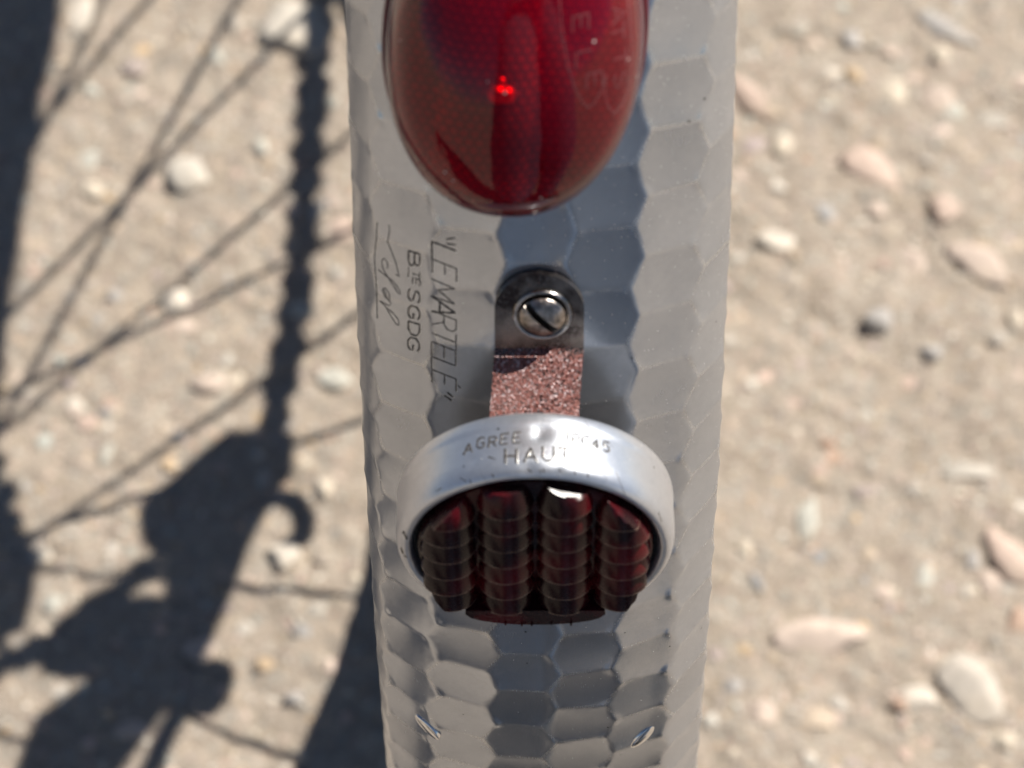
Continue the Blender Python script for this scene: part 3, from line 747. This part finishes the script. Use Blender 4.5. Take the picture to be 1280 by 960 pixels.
hgt = t.math('ADD', t.math('MULTIPLY', n2, .8), t.math('MULTIPLY', n4, .25))
M['ground'] = t.fin(t.n('BsdfPrincipled', {'Base Color': bc, 'Roughness': .95, 'Specular IOR Level': .15,
    'Normal': t.n('Bump', {'Height': hgt, 'Strength': 1., 'Distance': .004})}))
g = obj('ground', MB().grid(np.stack([GX, GY, GZ], -1)), M['ground'], None, 180, fixn=False); g['kind'] = 'structure'; g['label'] = 'dry tan gravelly ground in hard sun'

def stone_material():
    t = NT('stone'); co = t.n('TexCoord'); oi = t.n('Attribute', attribute_name='tint', attribute_type='GEOMETRY')
    a = t.n('TexNoise', {'Vector': (co, 3), 'Scale': 260., 'Detail': 6., 'Roughness': .65})
    b = t.n('TexNoise', {'Vector': (co, 3), 'Scale': 60., 'Detail': 4.})
    v = t.n('MapRange', {0: a, 1: .3, 2: .7, 3: .78, 4: 1.2})
    mul = t.n('VectorMath', {0: (oi, 0)}, operation='SCALE'); t.t.links.new(v.outputs[0], mul.inputs['Scale'])
    c = t.mix(t.ramp(b, [(.5, 0.), (.75, .5)]), (mul, 0), (.42, .34, .25))
    return t.fin(t.n('BsdfPrincipled', {'Base Color': c, 'Roughness': .9, 'Specular IOR Level': .2, 'Normal': t.n('Bump', {'Height': a, 'Strength': .5, 'Distance': .0008})}))
M['stone'] = stone_material()
def ico(sub):
    import bmesh
    b = bmesh.new(); bmesh.ops.create_icosphere(b, subdivisions=sub, radius=1.0)
    b.verts.ensure_lookup_table()
    v = np.array([x.co[:] for x in b.verts]); f = np.array([[q.index for q in p.verts] for p in b.faces]); b.free(); return v, f
I1, I2, I3 = ico(1), ico(2), ico(3)
def rock(base, r, cuts, noise=.10):
    v, f = base; v = v.copy()
    for _ in range(cuts):
        n = nrm(r.normal(size=3)); d = r.uniform(.45, .8)
        o = np.clip(v@n-d, 0, None); v -= o[:, None]*n*.9
    v *= (1+noise*np.sin(v@r.normal(size=3)*2.5+r.uniform(0, 6))+noise*.6*np.sin(v@r.normal(size=3)*5+r.uniform(0, 6)))[:, None]
    return v, f
def mesh_np(name, V, F, tint, m):
    me = bpy.data.meshes.new(name); n = len(F)
    me.vertices.add(len(V)); me.vertices.foreach_set('co', (V*S).ravel())
    me.loops.add(n*3); me.loops.foreach_set('vertex_index', F.ravel().astype(np.int32))
    me.polygons.add(n); me.polygons.foreach_set('loop_start', np.arange(0, 3*n, 3, dtype=np.int32)); me.update(calc_edges=True)
    at = me.attributes.new('tint', 'FLOAT_COLOR', 'POINT'); at.data.foreach_set('color', np.c_[np.broadcast_to(tint, (len(V), 3)), np.ones(len(V))].ravel())
    me.materials.append(m); return me
TINT = {'pink': (.52, .36, .30), 'palepink': (.60, .47, .40), 'cream': (.68, .60, .47), 'white': (.72, .67, .58), 'blue': (.25, .28, .31), 'grey': (.42, .40, .36), 'palegrey': (.50, .49, .44),
        'teal': (.45, .50, .46), 'tan': (.50, .39, .28), 'ochre': (.58, .38, .18), 'rust': (.42, .22, .14), 'purple': (.36, .29, .30), 'dark': (.14, .13, .13)}
# stones one can pick out: image x, y, width, height (px of the photograph), turn (deg), tint, how high, what it looks like
ST = [
 (1182, 32, 92, 26, -33, 'blue', .5, 'long blue-grey sliver of stone near the top right corner'),
 (1066, 46, 30, 24, 0, 'blue', .6, 'blue-grey pebble beside a small dark hollow, upper right'),
 (1091, 212, 50, 68, 35, 'pink', .35, 'flat pink stone right of the mudguard, level with the lamp tip'),
 (1170, 118, 42, 38, 20, 'palepink', .5, 'pale pink stone above the flat pink stone'),
 (976, 178, 28, 28, 0, 'cream', .7, 'round cream pebble close right of the mudguard beside the lamp'),
 (938, 122, 34, 66, 40, 'pink', .9, 'pink wedge of stone touching the mudguard edge, black shadow beneath'),
 (1118, 112, 40, 30, 10, 'cream', .5, 'blunt cream stone left of the pale pink stone'),
 (1066, 92, 22, 20, 0, 'ochre', .7, 'yellowish pebble under the blue-grey pebble'),
 (1180, 66, 24, 24, 0, 'cream', .7, 'small cream pebble under the long blue-grey sliver'),
 (967, 298, 48, 24, -10, 'white', .5, 'whitish elbow-shaped stone right of the mudguard, level with the lamp end'),
 (1222, 328, 86, 40, -40, 'palepink', .4, 'long pale pink slab slanting near the right edge'),
 (1142, 322, 44, 40, 0, 'palepink', .35, 'squat pale pink stone left of the slanting slab'),
 (1180, 266, 34, 36, 15, 'pink', .45, 'small dusky pink stone above the slanting slab'),
 (1097, 402, 34, 30, 0, 'blue', .9, 'bluish pebble with a bright top, left of its two dark mates'),
 (1163, 441, 26, 24, 0, 'blue', 1., 'blue-black pebble casting a hard dark shadow'),
 (1246, 424, 22, 20, 0, 'grey', .9, 'small grey pebble with black shade near the right edge'),
 (1272, 394, 24, 22, 0, 'cream', .7, 'cream pebble cut by the right edge of the photo'),
 (1240, 148, 44, 18, 10, 'palegrey', .4, 'thin pale grey flake near the upper right edge'),
 (1020, 800, 122, 46, -4, 'palepink', .55, 'large pale pink slab low on the right'),
 (1211, 860, 74, 88, 8, 'grey', .35, 'big rounded grey cobble low on the right'),
 (1013, 650, 30, 64, -8, 'teal', .35, 'upright pale greenish grey stone right of the reflector'),
 (1205, 585, 72, 24, -8, 'palegrey', .5, 'long pale grey stone with shade below it, mid right'),
 (1262, 692, 56, 72, 30, 'pink', .5, 'large pink rock at the right edge'),
 (1240, 727, 36, 34, 0, 'palepink', .5, 'pale stone tucked under the pink rock at the right edge'),
 (1215, 702, 18, 30, 0, 'blue', .6, 'slim blue-grey pebble left of the pink rock'),
 (1272, 776, 26, 34, 0, 'rust', .7, 'reddish stone at the right edge below the pink rock'),
 (1126, 880, 22, 18, -30, 'rust', .8, 'orange pebble over a dark pit, lower right'),
 (1157, 722, 20, 42, -8, 'teal', .35, 'slim pale green chip left of the slim blue-grey pebble'),
 (932, 682, 20, 22, 0, 'cream', .7, 'tiny cream pebble close right of the reflector rim'),
 (1080, 611, 26, 12, 0, 'purple', .6, 'dark purple flake above the upright greenish stone'),
 (1258, 925, 30, 24, 0, 'cream', .8, 'cream pebble by dark shade in the lower right corner'),
 (1146, 868, 44, 36, 10, 'white', .4, 'whitish stone left of the big grey cobble'),
 (950, 890, 40, 34, 0, 'palepink', .4, 'pinkish stone low beside the mudguard edge'),
 (1020, 900, 46, 30, 20, 'tan', .4, 'tan lump below the large pale pink slab'),
 (915, 860, 26, 22, 0, 'blue', .4, 'bluish stone half sunk beside the lower mudguard'),
 (362, 32, 82, 78, 20, 'palegrey', .3, 'broad pale grey-green slab at the top beside the chain shadow'),
 (104, 24, 34, 46, 0, 'white', .6, 'upright whitish stone right of the wide shadow, top left'),
 (172, 82, 36, 26, 10, 'purple', .6, 'dull purple stone, upper left'),
 (114, 112, 22, 18, 0, 'teal', .6, 'pale teal pebble crossed by a spoke shadow, upper left'),
 (328, 184, 18, 22, 0, 'teal', .7, 'small mint-coloured pebble left of the chain shadow'),
 (240, 212, 58, 42, 15, 'palegrey', .3, 'flat pale grey stone between the two spoke shadows'),
 (108, 194, 32, 24, 0, 'teal', .4, 'pale teal stone left of the flat pale grey stone'),
 (116, 234, 26, 20, 0, 'cream', .9, 'cream pebble with a dark corner on the left'),
 (294, 26, 18, 28, 0, 'grey', .6, 'grey chip left of the broad pale slab'),
 (270, 68, 20, 36, 30, 'teal', .5, 'bluish sliver under the grey chip'),
 (139, 366, 26, 22, 0, 'blue', .8, 'lone blue-grey pebble on the left, mid height'),
 (221, 377, 32, 30, 0, 'white', .9, 'bright round white pebble on the left, mid height'),
 (262, 475, 44, 26, -10, 'palepink', .4, 'pale pink stone below the bright white pebble'),
 (212, 578, 20, 20, 0, 'ochre', .8, 'orange pebble above the derailleur shadow'),
 (222, 546, 26, 18, 0, 'blue', .8, 'dark slate pebble just above the orange pebble'),
 (404, 607, 26, 24, 0, 'cream', .9, 'round cream pebble by the curled cable shadow'),
 (136, 560, 16, 40, -20, 'teal', .4, 'thin pale teal splinter on the left'),
 (90, 506, 26, 20, 0, 'white', .6, 'small white pebble near the wide shadow on the left'),
 (420, 468, 40, 32, 0, 'teal', .4, 'pale bluish stone touching the left mudguard edge'),
 (377, 388, 30, 20, 0, 'teal', .5, 'small bluish stone right of the chain shadow'),
 (428, 290, 34, 36, 10, 'pink', .4, 'pinkish stone against the left mudguard edge'),
 (396, 262, 24, 22, 0, 'white', .8, 'white pebble between chain shadow and mudguard'),
 (354, 697, 40, 36, 0, 'white', .6, 'broken white stone below the curled cable shadow'),
 (395, 758, 24, 18, 0, 'palegrey', .6, 'pale grey pebble above the straight stay shadow'),
 (375, 786, 22, 20, 0, 'blue', .5, 'bluish pebble under the straight stay shadow'),
 (252, 812, 46, 32, 10, 'palepink', .5, 'pale pink stone bordering the derailleur shadow'),
 (165, 910, 48, 24, -12, 'palepink', .5, 'pale pink stone in the sunlit gap, bottom left'),
 (368, 872, 22, 18, 0, 'blue', .5, 'blue-grey pebble, lower left'),
 (64, 752, 26, 22, 0, 'teal', .6, 'pale teal pebble at the shadow edge, lower left'),
 (330, 828, 26, 20, 0, 'ochre', .4, 'ochre stone left of the blue-grey pebble, lower left'),
 (50, 690, 30, 22, 0, 'palegrey', .4, 'pale grey stone near the left edge'),
]
for i, (px, py, wpx, hpx, rot, tint, hgh, lab) in enumerate(ST):
    r = np.random.default_rng(500+i)
    p = on_ground(px, py)
    dist = (p-CAM)@FW; k = dist/FPX
    a, b = wpx*k*.5*1.1, hpx*k*.5*1.1/math.sin(math.radians(PITCH+(py-480)/FPX*57.3))
    v, f = rock(I3, r, 7, .07)
    v = v/np.abs(v).max(0)
    c_, s_ = math.cos(math.radians(rot)), math.sin(math.radians(rot))
    zh = min(a, b)*.72*(.35+.65*hgh)
    X = np.stack([a*(v[:, 0]*c_)-b*v[:, 1]*s_, a*v[:, 0]*s_+b*v[:, 1]*c_, zh*v[:, 2]], -1) if rot else v*[a, b, zh]
    base = np.array([p[0], p[1], float(relief(p[0:1], p[1:2])[0])+zh*(-.12+.42*hgh)])
    me = mesh_np('stone', X, f, (np.array(TINT[tint])*.48+np.array([.515, .43, .348])*.52)*r.uniform(.9, 1.05), M['stone'])
    me.shade_smooth(); me.set_sharp_from_angle(angle=math.radians(38))
    o = bpy.data.objects.new('stone', me); C.objects.link(o); o.location = base*S
    tag(o, lab, 'stone', 'stones lying on the gravelly ground')
# the rest of the gravel, which nobody could count
vs, fs, ts = [], [], []; off = 0
r = np.random.default_rng(77)
kinds = [rock(I1, r, 8, .12) for _ in range(14)]
names = list(TINT); pw = np.array([.10, .16, .08, .06, .05, .09, .09, .05, .22, .03, .03, .03, .01]); pw /= pw.sum()
NP = 30000
for i in range(NP):
    v, f = kinds[r.integers(14)]
    big = r.random()
    s_ = .5+1.3*big**6*1.9 if i % 3 == 0 else .5+.6*big
    x, y = (r.uniform(-235, 225), r.uniform(-245, 175)) if i < 22000 else (r.uniform(-900, 900), r.uniform(-700, 1000))
    if i >= 22000: s_ *= 1.6
    sc_ = s_*r.uniform(.7, 1.35, 3)*[1.2, 1.2, .6]
    a = r.uniform(0, 6.28); ca, sa_ = math.cos(a), math.sin(a)
    q = v*sc_; q = np.stack([q[:, 0]*ca-q[:, 1]*sa_, q[:, 0]*sa_+q[:, 1]*ca, q[:, 2]], -1)
    z = float(relief(np.array([x]), np.array([y]))[0])+sc_[2]*r.uniform(-.65, .2)
    vs.append(q+[x, y, z]); fs.append(f+off); off += len(v)
    ts.append(np.repeat((np.array(TINT[names[r.choice(13, p=pw)]])*.62+np.array([.515, .43, .348])*.38)[None]*r.uniform(.85, 1.12), len(v), 0))
me = mesh_np('gravel', np.vstack(vs), np.vstack(fs), np.vstack(ts), M['stone']); me.shade_smooth(); me.set_sharp_from_angle(angle=math.radians(45))
o = bpy.data.objects.new('gravel', me); C.objects.link(o); o['kind'] = 'stuff'; o['label'] = 'loose fine gravel over tan earth'

# ------------------------------------------------------------------ the person bending over with a small camera (seen in the metal as a dark reflection)
def cf(r_, u_, b_): return (CAM+r_*np.array([1., 0, 0])+u_*UP-b_*FW)
sk_v, sk_r, sk_e = [], [], []
def node(p, r_, par=None):
    sk_v.append(np.asarray(p, float)); sk_r.append(r_)
    if par is not None: sk_e.append((par, len(sk_v)-1))
    return len(sk_v)-1
PX = 74.
pel = node((PX, -900, 915), 135)
wa = node((PX, -905, 1030), 122, pel); chs = node((PX, -880, 1200), 140, wa); uch = node((PX, -830, 1350), 118, chs)
nk = node((PX, -785, 1435), 56, uch); hd = node((PX, -745, 1490), 74, nk); tp = node((PX, -735, 1580), 88, hd); tp2 = node((PX, -742, 1650), 62, tp)
nose = node((PX, -648, 1535), 13, tp)
for sx in (-1, 1): node((PX+sx*88, -748, 1540), 14, tp)
for sx in (-1, 1):
    hp = node((PX+sx*82, -880, 860), 92, pel); kn = node((PX+sx*68, -650, 500), 74, hp); cal = node((PX+sx*67, -640, 340), 70, kn)
    an = node((PX+sx*67, -640, 110), 62, cal); he = node((PX+sx*67, -640, 48), 46, an); to = node((PX+sx*72, -480, 36), 36, he)
    sh = node((PX+sx*175, -820, 1335), 74, uch); el = node((PX*.6+sx*225, -850, 1090), 48, sh)
    wr = node(cf(sx*96, 0, 118), 27, el); pm = node(cf(sx*78, 0, 82), 24, wr)
    for uu in (19, 6.5, -6.5, -19):
        a_ = node(cf(sx*72, uu, 60), 9, pm); b_ = node(cf(sx*69, uu, 38), 8.5, a_); c_ = node(cf(sx*55, uu, 29), 8, b_); node(cf(sx*(38 if uu < 15 else 42), uu, 28), 7, c_)
    th = node(cf(sx*68, -18, 84), 10.5, pm); th2 = node(cf(sx*54, -8, 80), 9.5, th); node(cf(sx*40, 0, 77), 8.5, th2)
def skinned(name, v, r_, e, mats, pick, par=None, loc=np.zeros(3)):
    me = bpy.data.meshes.new(name); me.from_pydata(((np.array(v)-loc)*S).tolist(), e, [])
    o = bpy.data.objects.new(name, me); C.objects.link(o); o.location = loc*S
    md = o.modifiers.new('skin', 'SKIN'); md.use_smooth_shade = True
    for i, q in enumerate(r_): me.skin_vertices[0].data[i].radius = (q*S, q*S)
    me.skin_vertices[0].data[0].use_root = True
    o.modifiers.new('sub', 'SUBSURF').levels = 2; o.modifiers['sub'].render_levels = 2
    dg = bpy.context.evaluated_depsgraph_get(); m2 = bpy.data.meshes.new_from_object(o.evaluated_get(dg))
    o.modifiers.clear(); o.data = m2
    m2.materials.clear()
    for m in mats: m2.materials.append(m)
    for p in m2.polygons: p.material_index = pick(np.array(p.center)/S+loc); p.use_smooth = True
    return o
M['jeans'] = simple('dark_blue_denim', (.10, .145, .22), .9, 0, 400, .35, .3)
M['jacket'] = simple('navy_jacket', (.022, .028, .045), .85, 0, 200, .3, .2)
M['skin'] = simple('skin', (.50, .31, .23), .5, 0, 120, .1)
M['shoe'] = simple('black_shoe', (.03, .03, .03), .5)
M['hair'] = simple('brown_hair', (.05, .03, .02), .6, 0, 500, .4, .5)
M['eye'] = simple('eye', (.75, .73, .7), .15)
HB = cf(0, 0, 90)
def pick(c):
    if c[2] < 80: return 3
    if c[2] < 960 and np.linalg.norm(c-HB) > 190: return 0
    if np.linalg.norm(c-HB) < 112 or c[2] > 1440: return 2
    return 1
per = skinned('person', sk_v, sk_r, sk_e, [M['jeans'], M['jacket'], M['skin'], M['shoe']], pick, None, np.array([PX, -780., 0]))
tag(per, 'person in dark jeans and navy jacket bending over a camera, reflected in the mudguard', 'person')
mb = MB().lathe([(.1, 92), (40, 86), (72, 62), (88, 25), (92, -10), (88, -42)], [PX, -752, 1585], [0, -.35, .94], 28)
obj('hair', mb, M['hair'], per, 180)
for sx in (-1, 1):
    mb = MB().lathe([(.1, 12), (6, 10.4), (10.4, 6), (12, 0), (8, -9)], [PX+sx*31, -668, 1566], [0, .86, -.5], 16)
    obj('eye', mb, M['eye'], per, 180)
obj('mouth', MB().tube([[PX-22, -676, 1500], [PX, -668, 1499], [PX+22, -676, 1500]], [2, 4.5, 2], 8), simple('lips', (.42, .18, .15), .5), per, 180)
M['cam'] = simple('black_camera_plastic', (.025, .025, .025), .45)
pc = thing('compact_camera', 'small black camera held in both hands by the person', 'camera', cf(0, 0, 55))
obj('body', MB().prism([(-50, -29), (50, -29), (53, -25), (53, 25), (50, 29), (-50, 29), (-53, 25), (-53, -25)], np.array([1., 0, 0]), UP, cf(0, 0, 42), -FW*24), M['cam'], pc)
obj('lens_barrel', MB().lathe([(10, 26), (15, 14), (18, 12), (22, 12), (22, 26), (26, 26), (26, 43), (10, 43)], CAM, -FW, 36), M['cam'], pc, 35)
obj('shutter_button', MB().lathe([(.1, 3), (6, 3), (6, 0)], cf(34, 29, 52), UP, 20), M['chrome'], pc, 35)
